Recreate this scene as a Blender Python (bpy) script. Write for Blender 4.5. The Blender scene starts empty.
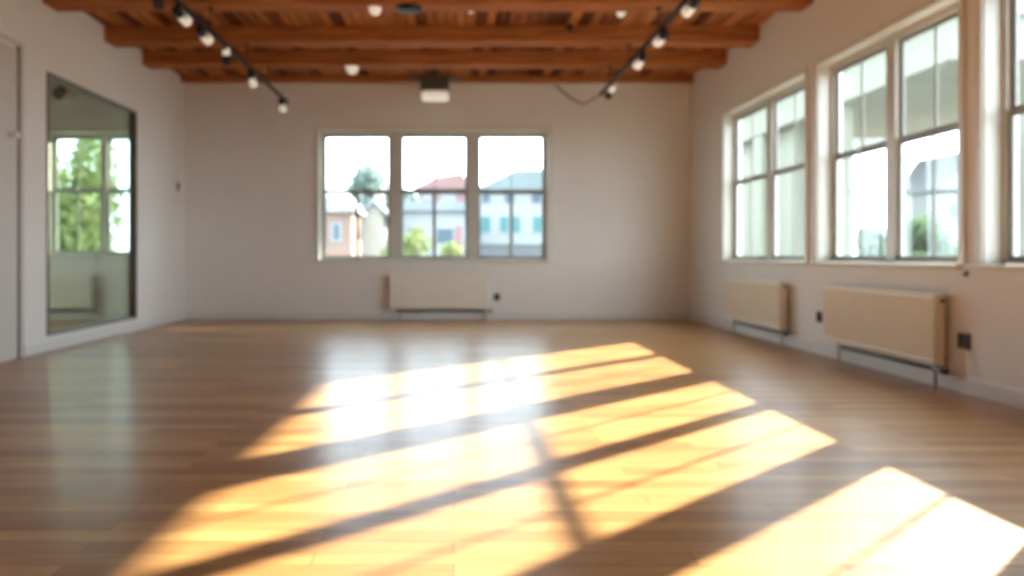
import bpy, bmesh, math, random
from mathutils import Vector, Matrix
random.seed(7)
S = bpy.context.scene
COL = S.collection

# ------------------------------------------------------------------ measures
EYE = 0.914
F = 690.0            # focal length in pixels of a 1024 px wide frame
VX, VY = 454.0, 256.0
XL, XR, YB, YF = -3.915, 3.42, 10.0, -3.2
ZC = 3.50            # underside of ceiling boards
ZBEAM = 3.315        # underside of beams
XA = -7.6            # far wall of the made-up room behind the mirror

def at(px, py, Y):
    return Vector(((px - VX) / F * Y, Y, EYE + (VY - py) / F * Y))

# ------------------------------------------------------------------ materials
def mat(name, color, rough=0.5, metal=0.0, spec=0.5, emit=None, emit_s=0.0, noise=0.0, nscale=8.0, bump=0.0, bscale=60.0):
    m = bpy.data.materials.new(name); m.use_nodes = True
    nt = m.node_tree; b = nt.nodes['Principled BSDF']
    b.inputs['Base Color'].default_value = (*color, 1)
    b.inputs['Roughness'].default_value = rough
    b.inputs['Metallic'].default_value = metal
    b.inputs['Specular IOR Level'].default_value = spec
    if emit:
        b.inputs['Emission Color'].default_value = (*emit, 1)
        b.inputs['Emission Strength'].default_value = emit_s
    tc = nt.nodes.new('ShaderNodeTexCoord')
    if noise > 0:
        n = nt.nodes.new('ShaderNodeTexNoise'); n.inputs['Scale'].default_value = nscale
        n.inputs['Detail'].default_value = 4
        r = nt.nodes.new('ShaderNodeValToRGB')
        r.color_ramp.elements[0].position = 0.3; r.color_ramp.elements[1].position = 0.7
        r.color_ramp.elements[0].color = (*[c * (1 - noise) for c in color], 1)
        r.color_ramp.elements[1].color = (*[min(1, c * (1 + noise)) for c in color], 1)
        nt.links.new(tc.outputs['Object'], n.inputs['Vector'])
        nt.links.new(n.outputs['Fac'], r.inputs['Fac'])
        nt.links.new(r.outputs['Color'], b.inputs['Base Color'])
    if bump > 0:
        n2 = nt.nodes.new('ShaderNodeTexNoise'); n2.inputs['Scale'].default_value = bscale
        bp = nt.nodes.new('ShaderNodeBump'); bp.inputs['Strength'].default_value = bump
        bp.inputs['Distance'].default_value = 0.01
        nt.links.new(tc.outputs['Object'], n2.inputs['Vector'])
        nt.links.new(n2.outputs['Fac'], bp.inputs['Height'])
        nt.links.new(bp.outputs['Normal'], b.inputs['Normal'])
    return m

def wood_floor():
    m = bpy.data.materials.new('oak_strip_floor'); m.use_nodes = True
    nt = m.node_tree; N = nt.nodes; L = nt.links; b = N['Principled BSDF']
    tc = N.new('ShaderNodeTexCoord')
    br = N.new('ShaderNodeTexBrick')
    br.offset = 0.37; br.offset_frequency = 2; br.squash = 1.0
    br.inputs['Scale'].default_value = 1.0
    br.inputs['Brick Width'].default_value = 1.15
    br.inputs['Row Height'].default_value = 0.085
    br.inputs['Mortar Size'].default_value = 0.0016
    br.inputs['Mortar Smooth'].default_value = 0.2
    br.inputs['Color1'].default_value = (0.0, 0.0, 0.0, 1)
    br.inputs['Color2'].default_value = (1, 1, 1, 1)
    br.inputs['Mortar'].default_value = (0.0, 0.0, 0.0, 1)
    L.new(tc.outputs['Object'], br.inputs['Vector'])
    ramp = N.new('ShaderNodeValToRGB')
    e = ramp.color_ramp.elements
    e[0].position = 0.0; e[0].color = (*FLOOR_DARK, 1)
    e[1].position = 1.0; e[1].color = (*FLOOR_LIGHT, 1)
    L.new(br.outputs['Color'], ramp.inputs['Fac'])
    mp = N.new('ShaderNodeMapping'); mp.inputs['Scale'].default_value = (1.2, 16, 1)
    L.new(tc.outputs['Object'], mp.inputs['Vector'])
    gr = N.new('ShaderNodeTexNoise'); gr.inputs['Scale'].default_value = 2.6; gr.inputs['Detail'].default_value = 6
    L.new(mp.outputs['Vector'], gr.inputs['Vector'])
    gm = N.new('ShaderNodeMapRange'); gm.inputs['From Min'].default_value = 0.3; gm.inputs['From Max'].default_value = 0.7
    gm.inputs['To Min'].default_value = 0.80; gm.inputs['To Max'].default_value = 1.12
    L.new(gr.outputs['Fac'], gm.inputs['Value'])
    mul = N.new('ShaderNodeVectorMath'); mul.operation = 'MULTIPLY'
    L.new(ramp.outputs['Color'], mul.inputs[0]); L.new(gm.outputs['Result'], mul.inputs[1])
    gap = N.new('ShaderNodeMix'); gap.data_type = 'RGBA'
    gap.inputs['B'].default_value = (0.10, 0.045, 0.018, 1)
    L.new(br.outputs['Fac'], gap.inputs['Factor']); L.new(mul.outputs[0], gap.inputs['A'])
    L.new(gap.outputs['Result'], b.inputs['Base Color'])
    rr = N.new('ShaderNodeMapRange'); rr.inputs['To Min'].default_value = 0.27; rr.inputs['To Max'].default_value = 0.36
    L.new(gr.outputs['Fac'], rr.inputs['Value']); L.new(rr.outputs['Result'], b.inputs['Roughness'])
    b.inputs['Specular IOR Level'].default_value = 0.46
    b.inputs['Coat Weight'].default_value = 0.06
    b.inputs['Coat Roughness'].default_value = 0.2
    bp = N.new('ShaderNodeBump'); bp.inputs['Strength'].default_value = 0.10; bp.inputs['Distance'].default_value = 0.004
    L.new(gr.outputs['Fac'], bp.inputs['Height']); L.new(bp.outputs['Normal'], b.inputs['Normal'])
    return m

def stained_wood(name, dark, light, stretch, per_island=False, rough=0.7):
    m = bpy.data.materials.new(name); m.use_nodes = True
    nt = m.node_tree; N = nt.nodes; L = nt.links; b = N['Principled BSDF']
    tc = N.new('ShaderNodeTexCoord'); mp = N.new('ShaderNodeMapping'); mp.inputs['Scale'].default_value = stretch
    L.new(tc.outputs['Object'], mp.inputs['Vector'])
    n = N.new('ShaderNodeTexNoise'); n.inputs['Scale'].default_value = 3; n.inputs['Detail'].default_value = 6
    n.inputs['Distortion'].default_value = 0.6
    L.new(mp.outputs['Vector'], n.inputs['Vector'])
    r = N.new('ShaderNodeValToRGB'); e = r.color_ramp.elements
    e[0].position = 0.3; e[0].color = (*dark, 1); e[1].position = 0.7; e[1].color = (*light, 1)
    if per_island:
        g = N.new('ShaderNodeNewGeometry'); mx = N.new('ShaderNodeMath'); mx.operation = 'MULTIPLY_ADD'
        mx.inputs[1].default_value = 0.5; L.new(g.outputs['Random Per Island'], mx.inputs[0])
        s = N.new('ShaderNodeMath'); s.operation = 'MULTIPLY'; s.inputs[1].default_value = 0.5
        L.new(n.outputs['Fac'], s.inputs[0]); L.new(s.outputs[0], mx.inputs[2]); L.new(mx.outputs[0], r.inputs['Fac'])
    else:
        L.new(n.outputs['Fac'], r.inputs['Fac'])
    L.new(r.outputs['Color'], b.inputs['Base Color'])
    b.inputs['Roughness'].default_value = rough; b.inputs['Specular IOR Level'].default_value = 0.22
    bp = N.new('ShaderNodeBump'); bp.inputs['Strength'].default_value = 0.25; bp.inputs['Distance'].default_value = 0.006
    L.new(n.outputs['Fac'], bp.inputs['Height']); L.new(bp.outputs['Normal'], b.inputs['Normal'])
    return m

def pane_glass(name, tint=(1, 1, 1), refl=0.06):
    m = bpy.data.materials.new(name); m.use_nodes = True
    nt = m.node_tree; N = nt.nodes; L = nt.links; N.clear()
    o = N.new('ShaderNodeOutputMaterial'); mx = N.new('ShaderNodeMixShader')
    t = N.new('ShaderNodeBsdfTransparent'); t.inputs['Color'].default_value = (*tint, 1)
    g = N.new('ShaderNodeBsdfGlossy'); g.inputs['Roughness'].default_value = 0.01
    lw = N.new('ShaderNodeLayerWeight'); lw.inputs['Blend'].default_value = 0.5
    pw = N.new('ShaderNodeMath'); pw.operation = 'POWER'; pw.inputs[1].default_value = 5.0
    fr = N.new('ShaderNodeMath'); fr.operation = 'MULTIPLY_ADD'; fr.inputs[1].default_value = 0.9; fr.inputs[2].default_value = 0.04
    L.new(lw.outputs['Facing'], pw.inputs[0]); L.new(pw.outputs[0], fr.inputs[0])
    L.new(fr.outputs[0], mx.inputs['Fac']); L.new(t.outputs[0], mx.inputs[1]); L.new(g.outputs[0], mx.inputs[2])
    L.new(mx.outputs[0], o.inputs['Surface'])
    return m

def leafy(name, c1, c2):
    m = bpy.data.materials.new(name); m.use_nodes = True
    nt = m.node_tree; N = nt.nodes; L = nt.links; b = N['Principled BSDF']
    g = N.new('ShaderNodeNewGeometry'); r = N.new('ShaderNodeValToRGB'); e = r.color_ramp.elements
    e[0].color = (*c1, 1); e[1].color = (*c2, 1)
    L.new(g.outputs['Random Per Island'], r.inputs['Fac']); L.new(r.outputs['Color'], b.inputs['Base Color'])
    b.inputs['Roughness'].default_value = 0.6
    tr = N.new('ShaderNodeBsdfTranslucent'); L.new(r.outputs['Color'], tr.inputs['Color'])
    mx = N.new('ShaderNodeMixShader'); mx.inputs[0].default_value = 0.45
    L.new(b.outputs[0], mx.inputs[1]); L.new(tr.outputs[0], mx.inputs[2])
    L.new(mx.outputs[0], N['Material Output'].inputs['Surface'])
    return m

FLOOR_DARK = (0.29, 0.137, 0.046)
FLOOR_LIGHT = (0.50, 0.275, 0.105)
M = {}
M['floor'] = wood_floor()
M['wall'] = mat('painted_plaster', (0.82, 0.79, 0.75), 0.75, noise=0.015, nscale=1.5, bump=0.05, bscale=90)
M['beam'] = stained_wood('stained_beam_timber', (0.29, 0.088, 0.024), (0.50, 0.185, 0.058), (0.5, 6, 6))
M['boards'] = stained_wood('stained_ceiling_boards', (0.10, 0.024, 0.008), (0.52, 0.19, 0.06), (7, 0.6, 7), per_island=True)
M['trim'] = mat('white_gloss_paint', (0.74, 0.72, 0.64), 0.35, noise=0.01, bump=0.02)
M['base'] = mat('white_baseboard_paint', (0.74, 0.73, 0.70), 0.4, noise=0.01)
M['muntin'] = mat('backlit_sash_grey', (0.30, 0.31, 0.30), 0.5, noise=0.02)  # backlit darkness of the sash bars put into the colour
M['sash'] = mat('white_sash_paint', (0.58, 0.56, 0.50), 0.35, noise=0.01)
M['glass'] = pane_glass('clear_window_glass', (0.97, 0.99, 0.98))
M['tint'] = pane_glass('mirror_tint_glass', (0.74, 0.81, 0.76))  # tint dims the room built as the mirror's reflection
M['radiator'] = mat('cream_radiator_enamel', (0.88, 0.83, 0.72), 0.35, noise=0.01)
M['radgap'] = mat('radiator_inner_steel', (0.12, 0.12, 0.12), 0.6)
M['chrome'] = mat('brushed_valve_metal', (0.5, 0.5, 0.5), 0.3, 0.9)
M['pipe'] = mat('painted_pipe', (0.5, 0.45, 0.38), 0.45)
M['black'] = mat('black_plastic', (0.012, 0.012, 0.014), 0.35)
M['track'] = mat('dark_track_metal', (0.045, 0.042, 0.045), 0.35, 0.6)
M['whitelamp'] = mat('cream_lamp_enamel', (0.90, 0.84, 0.74), 0.35)
M['lens'] = mat('warm_lamp_lens', (0.9, 0.85, 0.75), 0.3, emit=(1.0, 0.86, 0.66), emit_s=0.6)
M['diffuser'] = mat('opal_diffuser', (0.9, 0.87, 0.8), 0.4, emit=(1.0, 0.9, 0.75), emit_s=0.18)
M['darkhouse'] = mat('dark_grey_housing', (0.10, 0.085, 0.075), 0.4)
M['frame'] = mat('dark_bronze_frame', (0.13, 0.11, 0.085), 0.45, noise=0.1)
M['door'] = mat('off_white_door_paint', (0.62, 0.58, 0.53), 0.5, noise=0.01)
M['gapdark'] = mat('door_edge_seal', (0.22, 0.18, 0.15), 0.7)
M['switch'] = mat('beige_switch_plastic', (0.24, 0.17, 0.12), 0.5)
M['cable'] = mat('brown_cable', (0.10, 0.075, 0.06), 0.6)

# ------------------------------------------------------------------ mesh helpers
def tobj(name, bm, m, parent=None, smooth=False):
    me = bpy.data.meshes.new(name)
    bmesh.ops.recalc_face_normals(bm, faces=bm.faces)
    bm.to_mesh(me); bm.free()
    if smooth:
        for p in me.polygons: p.use_smooth = True
    me.materials.append(m)
    o = bpy.data.objects.new(name, me); COL.objects.link(o)
    if parent: o.parent = parent
    return o

def tag(o, label, cat, group=None, kind=None):
    o['label'] = label; o['category'] = cat
    if group: o['group'] = group
    if kind: o['kind'] = kind
    return o

def empty(name, loc, rz=0.0):
    o = bpy.data.objects.new(name, None); COL.objects.link(o)
    o.empty_display_size = 0.1
    o.location = loc; o.rotation_euler = (0, 0, rz)
    return o

def struct(o):
    o['kind'] = 'structure'; return o

def box(bm, x0, x1, y0, y1, z0, z1, bev=0.0, seg=2):
    r = bmesh.ops.create_cube(bm, size=1.0)
    vs = r['verts']
    for v in vs:
        v.co = Vector(((x0 + x1) / 2 + v.co.x * (x1 - x0), (y0 + y1) / 2 + v.co.y * (y1 - y0), (z0 + z1) / 2 + v.co.z * (z1 - z0)))
    if bev > 0:
        es = list({e for v in vs for e in v.link_edges})
        bmesh.ops.bevel(bm, geom=es, offset=bev, segments=seg, affect='EDGES', profile=0.5)

def lathe(bm, prof, mtx=Matrix(), n=24):
    """profile list of (r, z) revolved about z, then mapped by mtx; ends closed"""
    rings = []
    for r, z in prof:
        rings.append([bm.verts.new(mtx @ Vector((r * math.cos(2 * math.pi * i / n), r * math.sin(2 * math.pi * i / n), z))) for i in range(n)])
    for a, b in zip(rings, rings[1:]):
        for i in range(n):
            bm.faces.new((a[i], a[(i + 1) % n], b[(i + 1) % n], b[i]))
    bm.faces.new(rings[0]); bm.faces.new(list(reversed(rings[-1])))

def tube(bm, pts, r, n=10):
    rings = []
    for i, p in enumerate(pts):
        p = Vector(p)
        d = (Vector(pts[min(i + 1, len(pts) - 1)]) - Vector(pts[max(i - 1, 0)])).normalized()
        a = d.orthogonal().normalized(); b = d.cross(a)
        if rings:
            a0 = lasta - d * lasta.dot(d); a = a0.normalized(); b = d.cross(a)
        lasta = a
        rings.append([bm.verts.new(p + r * (a * math.cos(2 * math.pi * k / n) + b * math.sin(2 * math.pi * k / n))) for k in range(n)])
    for A, B in zip(rings, rings[1:]):
        for k in range(n):
            bm.faces.new((A[k], A[(k + 1) % n], B[(k + 1) % n], B[k]))
    bm.faces.new(rings[0]); bm.faces.new(list(reversed(rings[-1])))

def prism(bm, pts, y0, y1):
    """outline in x,z extruded from y0 to y1"""
    a = [bm.verts.new((x, y0, z)) for x, z in pts]; b = [bm.verts.new((x, y1, z)) for x, z in pts]
    n = len(pts)
    for i in range(n):
        bm.faces.new((a[i], a[(i + 1) % n], b[(i + 1) % n], b[i]))
    bm.faces.new(a); bm.faces.new(list(reversed(b)))

def NB(): return bmesh.new()

def dup(root):
    c = root.copy(); COL.objects.link(c)
    for ch in list(root.children):
        k = ch.copy(); COL.objects.link(k); k.parent = c
        for g in list(ch.children):
            h = g.copy(); COL.objects.link(h); h.parent = k
    return c

# ------------------------------------------------------------------ shell
TW = 0.22
def wall_y(name, x0, x1, y0, y1, holes, ztop=3.75):
    """wall slab running along x (thin in y) with rectangular holes (xa, xb, za, zb)"""
    bm = NB(); holes = sorted(holes); cur = x0
    for xa, xb, za, zb in holes:
        box(bm, cur, xa, y0, y1, 0, ztop)
        box(bm, xa, xb, y0, y1, 0, za); box(bm, xa, xb, y0, y1, zb, ztop)
        cur = xb
    box(bm, cur, x1, y0, y1, 0, ztop)
    return struct(tobj(name, bm, M['wall']))

def wall_x(name, y0, y1, x0, x1, holes, ztop=3.75):
    bm = NB(); holes = sorted(holes); cur = y0
    for ya, yb, za, zb in holes:
        box(bm, x0, x1, cur, ya, 0, ztop)
        box(bm, x0, x1, ya, yb, 0, za); box(bm, x0, x1, ya, yb, zb, ztop)
        cur = yb
    box(bm, x0, x1, cur, y1, 0, ztop)
    return struct(tobj(name, bm, M['wall']))

BW = (-1.96, 1.378, 0.862, 2.745)      # back window opening
AW = (-5.91, -4.32, 0.93, 2.72)        # window of the made-up room behind the mirror
RWZ = (0.862, 2.705)
RW = [(6.70, 8.74), (4.655, 6.48), (2.62, 4.46), (0.6, 2.44)]
MIR = (6.63, 8.50, 0.145, 2.69)         # mirror on the left wall, built as a glazed opening

wall_y('wall_back', XL - 0.08, XR + TW, YB, YB + TW, [BW])
wall_y('wall_mirror_room_back', XA, XL - 0.08, YB, YB + TW, [AW])  # room made up behind the mirror to supply its reflection
wall_y('wall_front', XA, XR + TW, YF - 0.2, YF, [])
wall_x('wall_right', YF, YB, XR, XR + TW, [(a, b, RWZ[0], RWZ[1]) for a, b in RW])
wall_x('wall_left', YF, YB, XL - 0.08, XL, [MIR])
wall_x('wall_mirror_room_left', YF, YB + TW, XA - 0.2, XA, [(6.6, 9.2, 0.862, 2.705)])  # opening for the unseen window added to light this room

bm = NB(); box(bm, XA - 0.2, XR + TW, YF - 0.2, YB + TW, -0.12, 0.0)
struct(tobj('floor', bm, M['floor']))

bm = NB(); x = XA; i = 0
while x < XR:
    w = 0.105 + 0.02 * random.random(); dz = 0.010 * random.random()
    box(bm, x + 0.012, min(x + w, XR + 0.01), YF, YB, ZC - dz, ZC + 0.04, 0.004, 1)
    x += w
box(bm, XA, XR + TW, YF, YB, ZC + 0.04, ZC + 0.12)
struct(tobj('ceiling', bm, M['boards']))
bm = NB(); box(bm, XA - 0.4, XR + TW + 0.03, YF - 0.4, YB + TW + 0.03, 3.75, 3.95)
struct(tobj('ceiling_roof_slab', bm, M['wall']))

# baseboards: profile with a rounded top
def baseboard(name, p0, p1, inward):
    bm = NB(); p0, p1, nrm = Vector((*p0, 0)), Vector((*p1, 0)), Vector((*inward, 0))
    prof = [(0, 0), (0.016, 0), (0.016, 0.092), (0.011, 0.104), (0.004, 0.110), (0, 0.110)]
    A = [bm.verts.new(p0 + nrm * d + Vector((0, 0, z))) for d, z in prof]
    B = [bm.verts.new(p1 + nrm * d + Vector((0, 0, z))) for d, z in prof]
    n = len(prof)
    for i in range(n): bm.faces.new((A[i], A[(i + 1) % n], B[(i + 1) % n], B[i]))
    bm.faces.new(A); bm.faces.new(B)
    return struct(tobj(name, bm, M['base']))
baseboard('baseboard_back', (XL, YB), (XR, YB), (0, -1))
baseboard('baseboard_right', (XR, YF), (XR, YB), (-1, 0))
baseboard('baseboard_left', (XL, 6.272), (XL, YB), (1, 0))
baseboard('baseboard_mirror_room', (XA, YB), (XL - 0.08, YB), (0, -1))

# ------------------------------------------------------------------ windows
def window(name, loc, rz, W, z0, z1, units, low_only_muntins=False, mull=0.155, depth=0.11, mun=0.022):
    """local x along the wall, local y outward, z up; x from 0 to W"""
    H = z1 - z0
    t = struct(empty(name, loc, rz))
    bm = NB(); c = 0.05; pr = 0.018
    box(bm, -c, 0.004, -pr, 0.0, -0.01, H + c, 0.004); box(bm, W - 0.004, W + c, -pr, 0.0, -0.01, H + c, 0.004)
    box(bm, 0.004, W - 0.004, -pr, 0.0, H - 0.004, H + c, 0.004)
    tobj('casing', bm, M['trim'], t)
    bm = NB()                                # reveal lining
    box(bm, 0, 0.012, 0, TW, 0, H); box(bm, W - 0.012, W, 0, TW, 0, H); box(bm, 0.012, W - 0.012, 0, TW, H - 0.012, H)
    tobj('reveal_lining', bm, M['trim'], t)
    bm = NB(); box(bm, -0.10, W + 0.03 if W < 3 else W + 0.06, -0.06, depth, -0.035, 0.0, 0.008)
    box(bm, 0, W, depth, TW + 0.03, -0.02, 0.0)
    tobj('window_sill', bm, M['trim'], t)
    fw = 0.05; y0, y1 = depth, depth + 0.07
    bm = NB()                                # outer frame with mullions
    box(bm, 0.012, fw, y0, y1, 0, H - 0.012, 0.004); box(bm, W - fw, W - 0.012, y0, y1, 0, H - 0.012, 0.004)
    box(bm, fw, W - fw, y0, y1, H - 0.012 - fw, H - 0.012, 0.004); box(bm, fw, W - fw, y0, y1, 0, 0.02, 0.004)
    uw = (W - 2 * fw - (units - 1) * mull) / units
    for k in range(1, units):
        xm = fw + k * uw + (k - 1) * mull
        box(bm, xm, xm + mull, y0 - 0.01, y1, 0.0, H - 0.012, 0.006)
    tobj('window_frame', bm, M['sash'], t)
    zb, zt = 0.02, H - 0.012 - fw; zr = zb + (zt - zb) * 0.54
    for k in range(units):
        xa = fw + k * (uw + mull); xb = xa + uw
        for (a, b, up) in ((zb, zr, False), (zr, zt, True)):
            s = 0.034; yo = y0 + 0.010 + (0.02 if up else 0.0); ye = yo + 0.020
            bm = NB()
            box(bm, xa, xa + s, yo, ye, a, b, 0.003); box(bm, xb - s, xb, yo, ye, a, b, 0.003)
            box(bm, xa + s, xb - s, yo, ye, a, a + s, 0.003); box(bm, xa + s, xb - s, yo, ye, b - s, b, 0.003)
            so = tobj('sash', bm, M['muntin'], t)
            bm = NB(); mw = mun if not (up and low_only_muntins) else 0.014
            if not up and low_only_muntins: mw = 0.05
            xm = (xa + xb) / 2
            box(bm, xm - mw / 2, xm + mw / 2, yo + 0.003, yo + 0.011, a + s, b - s)
            tobj('muntin', bm, M['muntin'], so)
            bm = NB(); box(bm, xa + s * .6, xb - s * .6, yo + 0.012, yo + 0.016, a + s * .6, b - s * .6)
            tobj('pane', bm, M['glass'], so)
    # latch on the meeting rail of the first unit
    bm = NB(); box(bm, fw + uw / 2 - 0.03, fw + uw / 2 + 0.03, y0 - 0.008, y0 + 0.012, zr - 0.012, zr + 0.006, 0.003)
    tobj('latch', bm, M['trim'], t)
    return t

window('window_1', (BW[0], YB, BW[2]), 0, BW[1] - BW[0], BW[2], BW[3], 3, True)
for i, (ya, yb) in enumerate(RW):
    window('window_%d' % (i + 2), (XR, yb, RWZ[0]), -math.pi / 2, yb - ya, RWZ[0], RWZ[1], 2, mull=0.12)
window('window_6', (AW[0], YB, AW[2]), 0, AW[1] - AW[0], AW[2], AW[3], 2, mull=0.08)  # stands in for the window reflected in the mirror

window('window_7', (XA, 6.6, RWZ[0]), math.pi / 2, 2.6, RWZ[0], RWZ[1], 2, mull=0.12)  # unseen window added to brighten the room behind the mirror
# ------------------------------------------------------------------ beams
beams = [(9.86, 10.0, ZBEAM + 0.10, 'orange-brown timber ceiling beam tight against the back wall, thinnest of the beams'),
         (8.66, 8.88, ZBEAM, 'orange-brown timber ceiling beam, next one out from the back wall beam'),
         (7.72, 7.96, ZBEAM, 'orange-brown timber ceiling beam with dark knots, third one out from the back wall'),
         (6.55, 6.80, ZBEAM, 'orange-brown timber ceiling beam at the very top edge of the photo')]
for y0, y1, z, lab in beams:
    bm = NB(); box(bm, XL, XR, y0, y1 - (0.0 if y1 == 10.0 else 0), z, ZC + 0.005, 0.018, 3)
    o = tobj('ceiling_beam', bm, M['beam']); tag(o, lab, 'beam', 'timber ceiling beams')

# ------------------------------------------------------------------ left wall door
d1 = struct(empty('door_1', (XL, 6.27, 0)))
bm = NB(); box(bm, 0.0, 0.014, -1.52, -0.10, 0.01, 2.76, 0.003); tobj('door_leaf', bm, M['door'], d1)
bm = NB(); box(bm, 0.0, 0.022, -0.10, -0.07, 0.0, 2.79); tobj('edge_seal', bm, M['gapdark'], d1)
bm = NB(); box(bm, 0.0, 0.012, -0.066, 0.0, 0.0, 2.84, 0.003)
box(bm, 0.0, 0.012, -1.6, -0.066, 2.80, 2.84, 0.003); tobj('door_frame', bm, M['door'], d1)
hd = at(0, 132, 5.96)
bm = NB(); lathe(bm, [(0.028, 0), (0.028, 0.008), (0.012, 0.012), (0.012, 0.04), (0.03, 0.048), (0.03, 0.065), (0.01, 0.072)],
                 Matrix.Translation((0.014, -0.20, 1.98)) @ Matrix.Rotation(math.pi / 2, 4, 'Y'))
tobj('door_knob', bm, M['whitelamp'], d1, True)

# ------------------------------------------------------------------ mirror: see-through glass, with a made-up room behind as its reflection
g = empty('mirror_panel', (XL, MIR[0], MIR[2]))
tag(g, 'tall dark-framed mirror on the left wall, its reflection built as a room behind', 'mirror')
H = MIR[3] - MIR[2]; W = MIR[1] - MIR[0]
bm = NB(); e = 0.028
box(bm, -0.08, 0.012, 0, e, 0, H, 0.004); box(bm, -0.08, 0.012, W - e, W, 0, H, 0.004)
box(bm, -0.08, 0.012, e, W - e, 0, e, 0.004); box(bm, -0.08, 0.012, e, W - e, H - e, H, 0.004)
tobj('frame', bm, M['frame'], g)
bm = NB(); box(bm, -0.07, -0.064, e * .8, W - e * .8, e * .8, H - e * .8); tobj('glass', bm, M['tint'], g)

# ------------------------------------------------------------------ radiators
def make_radiator(L=1.42, z0=0.165, z1=0.655):
    t = empty('radiator', (0, 0, 0))
    bm = NB()                                       # front panel with vertical ribs
    n = int(L / 0.04); yf = -0.118
    xs = []; st = (L - 0.02) / n
    for k in range(n):
        a = 0.01 + k * st
        xs += [(a, 0), (a + st * .18, .0), (a + st * .34, .009), (a + st * .66, .009), (a + st * .82, 0)]
    xs.append((L - 0.01, 0))
    rows = [(z0 + 0.0, 0.006), (z0 + 0.012, 0.0), (z0 + 0.03, 0.0), (z0 + 0.045, 1), (z1 - 0.045, 1), (z1 - 0.03, 0.0), (z1 - 0.012, 0.0), (z1, 0.006)]
    grid = []
    for z, k in rows:
        grid.append([bm.verts.new((x, yf + (d if k == 1 else (k if k < 1 else 0)), z)) for x, d in xs])
    for a, b in zip(grid, grid[1:]):
        for i in range(len(xs) - 1): bm.faces.new((a[i], a[i + 1], b[i + 1], b[i]))
    # back faces of the sheet
    box(bm, 0.012, L - 0.012, yf + 0.012, yf + 0.03, z0 + 0.006, z1 - 0.006)
    tobj('front_panel', bm, M['radiator'], t)
    bm = NB(); box(bm, 0.03, L - 0.03, -0.05, -0.035, z0 + 0.01, z1 - 0.02, 0.004); tobj('rear_panel', bm, M['radiator'], t)
    for s in (0, 1):
        bm = NB(); x = 0 if s == 0 else L - 0.012
        box(bm, x, x + 0.012, yf + 0.002, -0.04, z0, z1, 0.005); tobj('side_cover', bm, M['radiator'], t)
    bm = NB()
    box(bm, 0.012, L - 0.012, yf + 0.004, yf + 0.012, z1 - 0.008, z1, 0.002); box(bm, 0.012, L - 0.012, -0.04, -0.032, z1 - 0.008, z1, 0.002)
    m = int(L / 0.03)
    for k in range(m): box(bm, 0.02 + k * (L - 0.04) / m, 0.032 + k * (L - 0.04) / m, yf + 0.012, -0.04, z1 - 0.010, z1 - 0.004)
    tobj('top_grille', bm, M['radiator'], t)
    for x in (0.12, L - 0.16):
        bm = NB(); box(bm, x, x + 0.03, -0.035, -0.001, z0 + 0.05, z1 - 0.10, 0.003); tobj('wall_bracket', bm, M['radgap'], t)
    for x in (0.16, L - 0.05):
        bm = NB(); tube(bm, [(x, -0.07, z0 + 0.03), (x, -0.07, 0.0)], 0.011)
        lathe(bm, [(0.024, 0.0), (0.024, 0.006), (0.012, 0.010)], Matrix.Translation((x, -0.07, 0)))
        p = tobj('pipe', bm, M['pipe'], t, True)
    bm = NB(); tube(bm, [(L - 0.05, -0.07, z0 - 0.06), (L - 0.05, -0.07, z0 - 0.01)], 0.02, 14)
    tube(bm, [(L - 0.05, -0.07, z0 - 0.04), (L + 0.015, -0.07, z0 - 0.04)], 0.014, 12)
    tobj('valve', bm, M['chrome'], t, True)
    bm = NB(); tube(bm, [(L + 0.01, -0.07, z0 - 0.04), (L + 0.05, -0.07, z0 - 0.04)], 0.021, 16)
    tobj('thermostat_knob', bm, M['black'], t, True)
    bm = NB(); tube(bm, [(L - 0.006, -0.06, z1 - 0.05), (L + 0.012, -0.06, z1 - 0.05)], 0.013, 12)
    tobj('bleed_plug', bm, M['black'], t, True)
    bm = NB(); tube(bm, [(0.10, -0.045, z0 - 0.045), (L - 0.05, -0.045, z0 - 0.045)], 0.011, 10)  # dark tube added to deepen the dark gap under the panel
    tobj('dark_gap_tube', bm, M['radgap'], t, True)
    return t
r0 = make_radiator()
r0.location = ((390 - VX) * YB / F, YB, 0)
tag(r0, 'cream ribbed panel radiator on the back wall under the wide window', 'radiator', 'cream panel radiators')
r1 = dup(r0); r1.location = (XR, 8.42, 0); r1.rotation_euler = (0, 0, -math.pi / 2)
r1['label'] = 'cream panel radiator on right wall under the window closest to the corner'
r2 = dup(r0); r2.location = (XR, 6.17, 0); r2.rotation_euler = (0, 0, -math.pi / 2)
r2['label'] = 'large cream ribbed radiator on right wall between two black sockets'
r3 = dup(r0); r3.location = (-6.62, YB, 0)  # added behind the mirror as a reflected radiator
r3['label'] = 'dim radiator built behind the mirror as its reflection'

# ------------------------------------------------------------------ sockets, switch
def socket(loc, rz, lab, gangs=1, w=0.082, h=0.10):
    t = empty('wall_socket', loc, rz)
    bm = NB(); box(bm, -w / 2, w / 2, -0.014, 0, -h / 2, h / 2, 0.005); tobj('cover_plate', bm, M['black'], t)
    bm = NB(); lathe(bm, [(0.026, 0), (0.026, 0.004), (0.020, 0.004), (0.018, 0.002)],
                     Matrix.Translation((0, -0.014, 0)) @ Matrix.Rotation(math.pi / 2, 4, 'X'), 20)
    tobj('socket_well', bm, M['track'], t)
    tag(t, lab, 'socket', 'black wall sockets'); return t
socket((0.62, YB, 0.32), 0, 'small black socket on back wall beside the radiator')
socket((XR, 6.45, 0.345), -math.pi / 2, 'black wall socket on right wall in the gap between the two radiators')
socket((XR, 4.62, 0.345), -math.pi / 2, 'black wall socket just past the near end of the large ribbed radiator', w=0.11, h=0.105)

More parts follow.
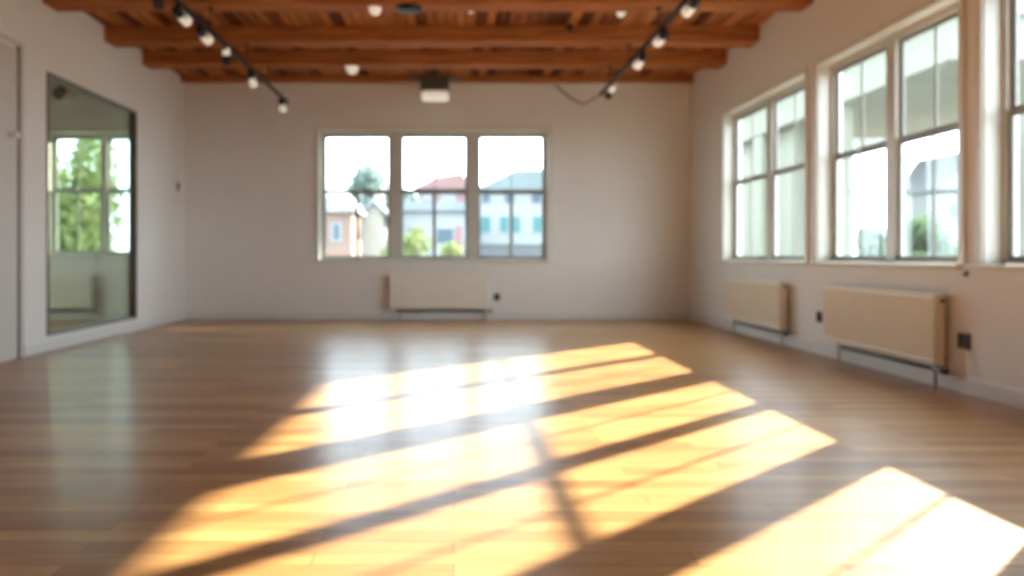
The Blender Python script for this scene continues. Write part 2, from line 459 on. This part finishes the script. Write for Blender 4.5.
t = empty('light_switch', (XL, 9.78, 1.90), math.pi / 2)
bm = NB(); box(bm, -0.04, 0.04, -0.016, 0, -0.06, 0.06, 0.006); tobj('switch_plate', bm, M['switch'], t)
bm = NB(); box(bm, -0.016, 0.016, -0.024, -0.015, -0.028, 0.028, 0.004); tobj('rocker', bm, M['switch'], t)
tag(t, 'small brown wall switch high on left wall by the corner', 'switch')

t = empty('dark_hook_shape', (XR, 4.60, RWZ[0] - 0.065), -math.pi / 2); t.scale = (.6, .5, .6)  # hook-shaped piece added for a small dark spot under the sill
bm = NB(); box(bm, -0.02, 0.02, -0.010, 0, -0.035, 0.035, 0.004); tobj('back_plate', bm, M['black'], t)
bm = NB(); tube(bm, [(0, -0.008, 0.0), (0, -0.03, -0.012), (0, -0.045, -0.02), (0, -0.055, -0.008), (0, -0.057, 0.01)], 0.007)
tobj('peg', bm, M['black'], t, True)
tag(t, 'tiny dark hook-shaped piece below the sill between the two near right windows', 'hook')

# ------------------------------------------------------------------ lighting tracks and spotlights
ZT = EYE + 150 * 0.0145
XT1, XT2 = -2.36, 1.98
def track(x, y0, y1, lab):
    t = empty('lighting_track', (x, (y0 + y1) / 2, ZT))
    h = (y1 - y0) / 2
    bm = NB(); box(bm, -0.022, 0.022, -h, h, -0.016, 0.020, 0.004)
    box(bm, -0.012, 0.012, -h + .01, h - .01, -0.020, -0.015); tobj('rail', bm, M['track'], t)
    bm = NB(); box(bm, -0.025, 0.025, h, h + 0.03, -0.02, 0.024, 0.004); tobj('end_cap', bm, M['black'], t)
    for yb in (8.77, 7.84, 6.68):
        if y0 < yb < y1:
            bm = NB(); tube(bm, [(0, yb - t.location.y, 0.018), (0, yb - t.location.y, ZBEAM - ZT)], 0.005, 8)
            lathe(bm, [(0.03, 0), (0.03, -0.012), (0.01, -0.02)], Matrix.Translation((0, yb - t.location.y, ZBEAM - ZT)), 16)
            tobj('hanger_rod', bm, M['track'], t)
    tag(t, lab, 'track', 'ceiling lighting tracks'); return t
track(XT1, 2.6, 9.72, 'long black lighting track on the left, carrying six spotlights')
track(XT2, 2.6, 9.25, 'long black lighting track on the right, carrying four spotlights')

def make_spot():
    t = empty('track_spotlight', (0, 0, 0))
    bm = NB(); box(bm, -0.020, 0.020, -0.06, 0.06, -0.052, -0.0205, 0.006); tobj('adapter', bm, M['black'], t)
    bm = NB(); tube(bm, [(0, 0, -0.05), (0, 0, -0.085)], 0.009)
    box(bm, -0.05, 0.05, -0.010, 0.010, -0.093, -0.083, 0.003); box(bm, -0.052, -0.046, -0.010, 0.010, -0.14, -0.085, 0.002); box(bm, 0.046, 0.052, -0.010, 0.010, -0.14, -0.085, 0.002)
    tobj('yoke', bm, M['black'], t)
    return t
# the head is built along local -z from its pivot and is tilted per lamp
def add_head(t, tilt, yaw, black_front=False):
    R = Matrix.Scale(0.88, 4) @ Matrix.Translation((0, 0, -0.105)) @ Matrix.Rotation(yaw, 4, 'Z') @ Matrix.Rotation(tilt, 4, 'X')
    m1, m2 = (M['black'], M['diffuser']) if not black_front else (M['diffuser'], M['black'])
    bm = NB(); lathe(bm, [(0.026, 0.085), (0.040, 0.078), (0.043, 0.06), (0.043, -0.010)], R, 24)
    hb = tobj('lamp_body', bm, m1, t, True)
    bm = NB(); lathe(bm, [(0.0435, -0.0105), (0.049, -0.02), (0.052, -0.115), (0.049, -0.122), (0.044, -0.118), (0.040, -0.09)], R, 24)
    hs = tobj('lamp_shade', bm, m2, t, True)
    bm = NB(); lathe(bm, [(0.036, -0.100), (0.038, -0.1065), (0.02, -0.1085)], R, 24)
    tobj('lens', bm, M['lens'], t, True)
sp = [(XT1, 5.50, 0.2, 0.0, 'small black spotlight cut by the top edge of the photo, left track'),
      (XT1, 5.95, 1.2, -0.3, 'cream-fronted spotlight touching the top edge of the photo on the left track'),
      (XT1, 6.48, 1.2, -0.3, 'cream-fronted spotlight of the left track over the beam with dark knots'),
      (XT1, 7.15, 0.15, 0.0, 'small black spotlight hanging straight down midway along the left track'),
      (XT1, 8.05, 0.5, -0.3, 'black and cream spotlight second from far end of the left track'),
      (XT1, 9.45, 0.5, -0.3, 'black and cream spotlight at the far end of the left track'),
      (XT2, 5.72, 1.2, 0.3, 'cream-fronted spotlight at the top edge of the photo on the right track'),
      (XT2, 6.55, 1.2, 0.3, 'cream-fronted spotlight over the third beam on the right track'),
      (XT2, 7.30, 0.9, 0.4, 'cream-fronted spotlight in the middle of the right track'),
      (XT2, 8.70, 0.9, 0.3, 'spotlight with black front at the far end of the right track')]
for x, y, tilt, yaw, lab in sp:
    t = make_spot(); add_head(t, tilt, yaw, 'black front' in lab or 'small black' in lab)
    t.location = (x, y, ZT); tag(t, lab, 'spotlight', 'track spotlights')

# spotlight added behind the mirror to stand for a reflected lamp
t = empty('reflected_spotlight', at(66, 94, YB)); t.location.y = YB
bm = NB(); lathe(bm, [(0.15, 0), (0.15, 0.02), (0.13, 0.03)], Matrix.Rotation(math.pi / 2, 4, 'X'), 28); tobj('wall_plate', bm, M['whitelamp'], t, True)
bm = NB(); tube(bm, [(0, -0.028, 0), (0, -0.08, 0), (0, -0.10, -0.01)], 0.016); tobj('arm', bm, M['black'], t, True)
bm = NB(); lathe(bm, [(0.05, 0.09), (0.075, 0.07), (0.08, -0.06), (0.07, -0.07)], Matrix.Translation((-0.01, -0.15, -0.02)) @ Matrix.Rotation(-0.9, 4, 'X'), 24); tobj('lamp_head', bm, M['black'], t, True)
tag(t, 'black spotlight on pale round plate built behind the mirror as its reflection', 'spotlight')

# round white domes under the beams
def dome(px, py, Y, r, z, lab, cat='ceiling lamp', name='dome_light', m1='diffuser'):
    p = at(px, py, Y)
    t = empty(name, (p.x, p.y, z))
    bm = NB(); lathe(bm, [(r, 0), (r, -0.012), (r * .96, -0.018)], Matrix(), 28); tobj('mounting_ring', bm, M[m1], t, True)
    bm = NB(); lathe(bm, [(r * .90, -0.018)] + [(r * .90 * math.cos(a), -0.018 - r * .9 * math.sin(a)) for a in [k * math.pi / 20 for k in range(1, 10)]], Matrix(), 28)
    tobj('diffuser', bm, M[m1], t, True)
    tag(t, lab, cat, 'round lights under the ceiling beams'); return t
dome(375, 10, 6.68, 0.062, ZBEAM, 'round white dome under the beam at the top edge of the photo')
dome(352, 70, 8.77, 0.085, ZBEAM, 'round white dome under the beam nearest the back wall beam, above the window')
dome(621, 22, 7.3, 0.05, ZC, 'small pale round light on ceiling boards beside the right track')
dome(471, 18, 7.2, 0.04, ZC, 'small pale round light on ceiling boards above the middle of the room')
dome(409, -2, 6.68, 0.13, ZBEAM, 'black round fixture cut by the top edge of the photo', name='round_fixture', m1='black').scale = (1, 1, .3)
t = empty('mounting_clamp', at(570, 27, 7.70)); t.location.y = 7.72
bm = NB(); box(bm, -0.025, 0.025, -0.035, 0, -0.04, 0.05, 0.006); tobj('clamp_body', bm, M['black'], t)
bm = NB(); tube(bm, [(0, -0.018, 0.04), (0.01, -0.018, 0.10), (0.04, -0.018, 0.155)], 0.008); tobj('wire', bm, M['cable'], t, True)
tag(t, 'small black clamp on the face of the third beam from back wall', 'clamp')

# ceiling box lamp above the window
t = empty('box_lamp', (at(435, 80, 9.45).x, 9.45, 3.315))
bm = NB(); box(bm, -0.30, 0.34, -0.10, 0.10, 0.0, 0.03, 0.006); tobj('mounting_plate', bm, M['darkhouse'], t)
bm = NB(); box(bm, -0.04, 0.04, -0.05, 0.05, 0.028, ZC - 3.315 - 0.012, 0.005); tobj('drop_stem', bm, M['darkhouse'], t)
bm = NB(); box(bm, -0.195, 0.195, -0.15, 0.15, -0.16, 0.0, 0.012); tobj('housing', bm, M['darkhouse'], t)
bm = NB(); box(bm, -0.188, 0.188, -0.145, 0.145, -0.265, -0.161, 0.045, 4); tobj('diffuser', bm, M['diffuser'], t, True)
tag(t, 'dark box lamp with pale rounded diffuser hanging above the back window', 'lamp')

# slack cable from the end of the right track
p = [Vector((XT2 - 0.0, 9.29, ZT - 0.004)), at(596, 97, 9.6), at(588, 102, 9.93), at(583, 104, 9.98), at(574, 100, 9.98), at(563, 92, 9.98), at(556, 85, 9.98)]
bm = NB(); tube(bm, p, 0.008, 8)
tag(tobj('power_cord', bm, M['cable'], None, True), 'thin brown cable running from right track end along the back wall', 'cable')

# ------------------------------------------------------------------ outdoors
E = {}
def em(name, c, n=0.03): E[name] = mat(name, tuple(v * 0.46 for v in c), 0.8, noise=n, nscale=0.6); return E[name]
em('pale_render', (0.62, 0.64, 0.66)); em('cream_render', (0.72, 0.66, 0.56)); em('pink_brick', (0.50, 0.33, 0.26), 0.12)
em('red_render', (0.60, 0.33, 0.33), 0.05); em('slate_blue', (0.42, 0.47, 0.52), 0.06); em('grey_green_roof', (0.33, 0.40, 0.40), 0.06)
em('teal_glass', (0.16, 0.40, 0.40)); em('blue_glass', (0.17, 0.24, 0.30)); em('red_tile', (0.52, 0.29, 0.27), 0.1)
em('olive_render', (0.52, 0.52, 0.40)); em('asphalt', (0.30, 0.31, 0.30)); em('bark', (0.12, 0.08, 0.05), 0.2)
M['leaf_blue'] = leafy('blue_green_leaves', (0.15, 0.21, 0.19), (0.24, 0.31, 0.27))
M['leaf_yellow'] = leafy('yellow_green_leaves', (0.14, 0.20, 0.06), (0.27, 0.30, 0.12))
M['leaf_green'] = leafy('mid_green_leaves', (0.12, 0.18, 0.08), (0.22, 0.28, 0.15))

GZ = -2.0
bm = NB(); box(bm, -90, 140, YB + TW + 0.05, 200, GZ - 0.5, GZ); box(bm, XR + TW + 0.05, 140, -60, YB + TW + 0.05, GZ - 0.5, GZ); box(bm, -90, XA - 0.25, -60, YB + TW + 0.05, GZ - 0.5, GZ)
struct(tobj('ground', bm, E['asphalt']))

def facade_windows(t, rects, Y, matname):
    for (a, b, c, d) in rects:
        p = at(a, d, Y); q = at(b, c, Y)
        bm = NB(); w = 0.08
        box(bm, p.x - w, q.x + w, Y - 0.06, Y, p.z - w, p.z); box(bm, p.x - w, q.x + w, Y - 0.06, Y, q.z, q.z + w)
        box(bm, p.x - w, p.x, Y - 0.06, Y, p.z, q.z); box(bm, q.x, q.x + w, Y - 0.06, Y, p.z, q.z)
        fo = tobj('house_window', bm, E['pale_render'], t)
        bm = NB(); box(bm, p.x, q.x, Y - 0.03, Y, p.z, q.z); tobj('pane', bm, E[matname], fo)

# brick garage and low wall at the left
Y = 32.0
t = empty('brick_house', (at(338, 256, Y).x, Y, GZ)); inv = lambda o: None
def part(t, name, bm, m):
    o = tobj(name, bm, m, t); o.matrix_parent_inverse = Matrix.Translation(-t.location); return o
def fw_abs(t, rects, Y, mn):
    before = set(COL.objects)
    facade_windows(t, rects, Y, mn)
    for o in set(COL.objects) - before:
        if o.parent == t: o.matrix_parent_inverse = Matrix.Translation(-t.location)
a, b = at(322, 212, Y), at(352, 212, Y)
bm = NB(); box(bm, a.x, b.x, Y, Y + 3, GZ, a.z); part(t, 'brick_wall', bm, E['pink_brick'])
bm = NB(); prism(bm, [(a.x - .3, a.z), (b.x + .3, a.z), (b.x - .2, a.z + .75), (a.x + .2, a.z + .75)], Y - .3, Y + 3.3); part(t, 'roof', bm, E['pale_render'])
fw_abs(t, [(333, 340, 224, 240)], Y, 'blue_glass')
tag(t, 'low pink brick house with pale roof outside the back window', 'house')

Y = 36.0; t = empty('gabled_house', (at(372, 256, Y).x, Y, GZ))
a, b = at(361, 216, Y), at(384, 216, Y); m_ = at(374, 203, Y)
bm = NB(); prism(bm, [(a.x, GZ), (b.x, GZ), (b.x, a.z), (m_.x, m_.z), (a.x, a.z)], Y, Y + 3); part(t, 'gable_wall', bm, E['cream_render'])
bm = NB(); prism(bm, [(b.x + .5, b.z - .35), (b.x + .5, b.z - .15), (m_.x, m_.z + .22), (m_.x, m_.z)], Y - .3, Y + 3.2); prism(bm, [(a.x - .4, a.z - .3), (a.x - .4, a.z - .1), (m_.x, m_.z + .22), (m_.x, m_.z)], Y - .3, Y + 3.2)
part(t, 'roof', bm, E['slate_blue'])
bm = NB(); box(bm, m_.x - .25, m_.x + .25, Y + 2, Y + 2.5, m_.z - .3, m_.z + .8); part(t, 'chimney', bm, E['cream_render'])
tag(t, 'narrow cream gabled house beside the tree outside the back window', 'house')

Y = 50.0; t = empty('red_house', (at(443, 256, Y).x, Y, GZ))
a, b = at(419, 189, Y), at(469, 189, Y)
bm = NB(); box(bm, a.x, b.x, Y, Y + 7, GZ, a.z); part(t, 'red_wall', bm, E['red_render'])
c_ = at(446, 174, Y)
bm = NB(); prism(bm, [(a.x - .4, a.z), (b.x + .4, a.z), (b.x - .6, c_.z), (a.x + 1.2, c_.z - .3)], Y - .4, Y + 7.4); part(t, 'roof', bm, E['red_tile'])
bm = NB(); box(bm, at(433, 0, Y).x, at(437, 0, Y).x, Y + 2, Y + 2.7, c_.z - 1, c_.z + .9); part(t, 'chimney', bm, E['red_tile'])
fw_abs(t, [(424, 431, 190, 200), (441, 455, 190, 201)], Y, 'pale_render')
tag(t, 'red house with red tiled roof outside the middle of the back window', 'house')

Y = 40.0; t = empty('white_house', (at(437, 256, Y).x, Y, GZ))
a, b = at(396, 211, Y), at(473, 211, Y)
bm = NB(); box(bm, a.x, b.x, Y, Y + 2.2, GZ, a.z); part(t, 'white_wall', bm, E['pale_render'])
bm = NB(); prism(bm, [(a.x - .3, a.z), (b.x + .3, a.z), (b.x, a.z + .5), (a.x, a.z + .5)], Y - .4, Y + 2.4); part(t, 'roof', bm, E['slate_blue'])
fw_abs(t, [(437, 453, 229, 243), (408, 416, 228, 240)], Y, 'blue_glass')
p, q = at(455, 256, Y), at(462, 226, Y)
bm = NB(); box(bm, p.x, q.x, Y - .05, Y, GZ, q.z); part(t, 'red_door', bm, E['red_render'])['label'] = 'red door'
tag(t, 'long white house with slate-blue eaves in front of the red house', 'house')

Y = 44.0; t = empty('apartment_building', (at(515, 256, Y).x, Y, GZ))
a, b = at(474, 191, Y), at(575, 191, Y)
bm = NB(); box(bm, a.x, b.x, Y, Y + 9, GZ, a.z); part(t, 'white_wall', bm, E['pale_render'])
r_ = [at(474, 190, Y), at(575, 190, Y), at(560, 170, Y), at(515, 171, Y), at(494, 181, Y)]
bm = NB(); prism(bm, [(v.x, v.z) for v in r_], Y - .4, Y + 9); part(t, 'roof', bm, E['grey_green_roof'])
fw_abs(t, [(480, 490, 217, 232), (500, 508, 217, 232), (511, 520, 217, 232), (533, 546, 217, 232)], Y, 'teal_glass')
fw_abs(t, [(482, 490, 194, 203), (505, 514, 194, 203), (532, 541, 194, 203)], Y, 'blue_glass')
p, q = at(476, 244, Y - 1), at(575, 240, Y - 1)
bm = NB(); box(bm, p.x, q.x, Y - 1, Y, p.z, q.z)
for k in range(24):
    xx = p.x + k * (q.x - p.x) / 24; box(bm, xx, xx + .08, Y - 1, Y - .92, p.z - .9, p.z)
box(bm, p.x, q.x, Y - 1, Y, p.z - 1.05, p.z - .9)
part(t, 'balcony', bm, E['pale_render'])
tag(t, 'white apartment block with teal windows and grey-green roof outside the back window', 'building')

# raised building outside the right windows
t = empty('raised_building', (16.0, 28.0, GZ))
bm = NB(); box(bm, 14, 22, 19.5, 44, 6.45, 7.7, 0.05); part(t, 'upper_storey', bm, E['olive_render'])
for y, dy in ((25.1, .4), (31.5, .95), (37.5, .95)):
    bm = NB(); box(bm, 14.05, 14.55, y, y + dy, GZ, 6.45, 0.04); part(t, 'pillar', bm, E['olive_render'])
bm = NB(); box(bm, 14.6, 15.0, 29.5, 43, GZ, 6.45); part(t, 'ground_floor_wall', bm, E['olive_render'])
bm = NB(); box(bm, 13.8, 22.2, 19.3, 44.2, 7.7, 7.85); part(t, 'roof_slab', bm, E['pale_render'])
tag(t, 'pale raised building on pillars outside the right-hand windows', 'building')

# tower added out of view to keep sun off the back window
t = empty('shading_tower', (24.2, 32.0, GZ))
bm = NB(); box(bm, 23.45, 25.8, 27.6, 30.0, GZ, 19.0, 0.05)
part(t, 'tower_wall', bm, E['pale_render'])
bm = NB(); box(bm, 21.0, 23.45, 27.6, 30.0, 14.92, 19.0, 0.05); part(t, 'sun_cutting_storey', bm, E['pale_render'])  # overhang shaped to trim the sun strip from the back window
for k in range(6):
    bm = NB(); box(bm, 23.9, 25.3, 27.53, 27.6, -0.5 + 3.1 * k, 0.9 + 3.1 * k); part(t, 'window_band', bm, E['blue_glass'])
bm = NB(); box(bm, 20.8, 26.0, 27.4, 30.1, 19.0, 19.25); part(t, 'roof_slab', bm, E['slate_blue'])
tag(t, 'tall pale tower added out of view to shade the back window', 'building')

# trees
def tree(base, h, rx, rz_, m, lab, n=900, leaf=0.22, group='trees outside the windows', name='leafy_tree', cz=None):
    t = empty(name, base)
    cz = h - rz_ if cz is None else cz
    bm = NB()
    tube(bm, [(0, 0, 0), (0.05 * rx, 0, cz * .4), (0, 0.04 * rx, cz)], 0.06 * rx + 0.03, 10)
    for k in range(5):
        a = k * 1.257 + .3; tube(bm, [(0, 0, cz * .6), (rx * .25 * math.cos(a), rx * .25 * math.sin(a), cz * .9), (rx * .5 * math.cos(a), rx * .5 * math.sin(a), cz + rz_ * .3)], 0.03 * rx, 6)
    tobj('trunk', bm, E['bark'], t, True)
    bm = NB()
    clumps = []
    for k in range(26):
        while True:
            v = Vector((random.uniform(-1, 1), random.uniform(-1, 1), random.uniform(-1, 1)))
            if v.length < 1: break
        clumps.append(Vector((v.x * rx * .72, v.y * rx * .72, cz + v.z * rz_ * .72)))
    for k in range(n):
        c = random.choice(clumps); d = Vector((random.gauss(0, 1), random.gauss(0, 1), random.gauss(0, 1))).normalized()
        p = c + Vector((d.x * rx, d.y * rx, d.z * rz_)) * (.32 * random.uniform(.5, 1))
        u = Vector((random.gauss(0, 1), random.gauss(0, 1), random.gauss(0, 1))).normalized(); w = u.orthogonal().normalized()
        s = leaf * random.uniform(.6, 1.3)
        q = [p - u * s, p + w * s * .45 + u * .1 * s, p + u * s, p - w * s * .45 + u * .1 * s]
        bm.faces.new([bm.verts.new(x) for x in q])
    tobj('crown', bm, m, t)
    tag(t, lab, 'tree' if name == 'leafy_tree' else 'bush', group)
    return t
tree((at(366, 0, 56).x, 56, GZ), at(0, 164, 56).z - GZ, 3.9, 4.3, M['leaf_blue'], 'large blue-green tree behind the gabled house outside the back window', 7500, .5)
tree((at(410, 0, 46.5).x, 46.5, GZ), at(0, 188, 46.5).z - GZ, 1.0, 1.5, M['leaf_blue'], 'small dark tree beside the red house outside the back window', 700, .3)
tree((at(415, 0, 26).x, 26, GZ), at(0, 222, 26).z - GZ, .75, .9, M['leaf_yellow'], 'yellow-green bush before the white house under the middle pane', 900, .10, 'bushes outside the back window', 'bush', 3.2)
tree((at(452, 0, 26).x, 26, GZ), at(0, 240, 26).z - GZ, .70, .6, M['leaf_yellow'], 'low yellow-green bush right of the middle muntin outside the back window', 700, .10, 'bushes outside the back window', 'bush', 2.9)
tree((at(388, 0, 28).x, 28, GZ), at(0, 240, 28).z - GZ, .5, .6, M['leaf_yellow'], 'small green bush beside the gabled house near the left mullion', 500, .10, 'bushes outside the back window', 'bush', 2.9)
tree((at(80, 0, 15.5).x, 15.5, GZ), 6.4, 1.15, 2.9, M['leaf_yellow'], 'bright yellow-green tree built behind the mirror as its reflection', 4200, .11)  # this tree and the next are added as greenery reflected in the mirror
tree((at(128, 0, 15).x + .1, 16.5, GZ), 3.9, .55, 1.3, M['leaf_green'], 'small green tree built behind the mirror edge as its reflection', 900, .12)
tree((at(926, 0, 18).x, 18, GZ), at(0, 205, 18).z - GZ, .9, 1.1, M['leaf_green'], 'round green tree outside the second right window', 3500, .08)
tree((at(872, 0, 17).x, 17, GZ), at(0, 222, 17).z - GZ, .7, .65, M['leaf_green'], 'low green tree by the pillar outside the second right window', 2500, .07)
Y = 26.0; t = empty('blue_house', (at(975, 256, Y).x, Y, GZ))
a, b = at(946, 190, Y), at(990, 190, Y)
bm = NB(); box(bm, a.x, b.x, Y, Y + 2.6, GZ, a.z); part(t, 'wall', bm, E['pale_render'])
bm = NB(); prism(bm, [(a.x - .3, a.z), (b.x + .3, a.z), (b.x - .2, a.z + 1.2), ((a.x + b.x) / 2, a.z + 1.5)], Y - .3, Y + 2.8); part(t, 'roof', bm, E['pale_render'])
fw_abs(t, [(949, 954, 205, 216), (962, 968, 205, 216)], Y, 'blue_glass')
tag(t, 'small pale house outside the second right window beyond the round tree', 'house')

# ------------------------------------------------------------------ light
sun = bpy.data.lights.new('sun', 'SUN'); so = bpy.data.objects.new('sun', sun); COL.objects.link(so)
so.location = (20, 20, 20)
dirv = Vector((1.72, 1.42, 1.0)).normalized()
so.rotation_euler = dirv.to_track_quat('Z', 'Y').to_euler()
sun.energy = 20.0; sun.angle = math.radians(0.9); sun.color = (1.0, 0.91, 0.76)

w = bpy.data.worlds.new('world'); S.world = w; w.use_nodes = True
bg = w.node_tree.nodes['Background']
bg.inputs['Color'].default_value = (0.74, 0.88, 1.0, 1); bg.inputs['Strength'].default_value = 4.0

# ------------------------------------------------------------------ camera
cam = bpy.data.cameras.new('camera'); co = bpy.data.objects.new('camera', cam); COL.objects.link(co)
co.location = (0, 0, EYE); co.rotation_euler = (math.pi / 2, 0, 0)
cam.sensor_width = 36; cam.lens = F / 1024 * 36
cam.shift_x = (512 - VX) / 1024; cam.shift_y = -(288 - VY) / 1024
cam.clip_start = 0.05; cam.clip_end = 500
cam.dof.use_dof = True; cam.dof.focus_distance = 0.8; cam.dof.aperture_fstop = 3.4
S.camera = co

S.view_settings.view_transform = 'Standard'; S.view_settings.look = 'None'
S.view_settings.exposure = 1.1; S.view_settings.gamma = 1.0; S.view_settings.use_curve_mapping = False
S.cycles.max_bounces = 12; S.cycles.diffuse_bounces = 8; S.cycles.transparent_max_bounces = 16
S.cycles.sample_clamp_indirect = 12
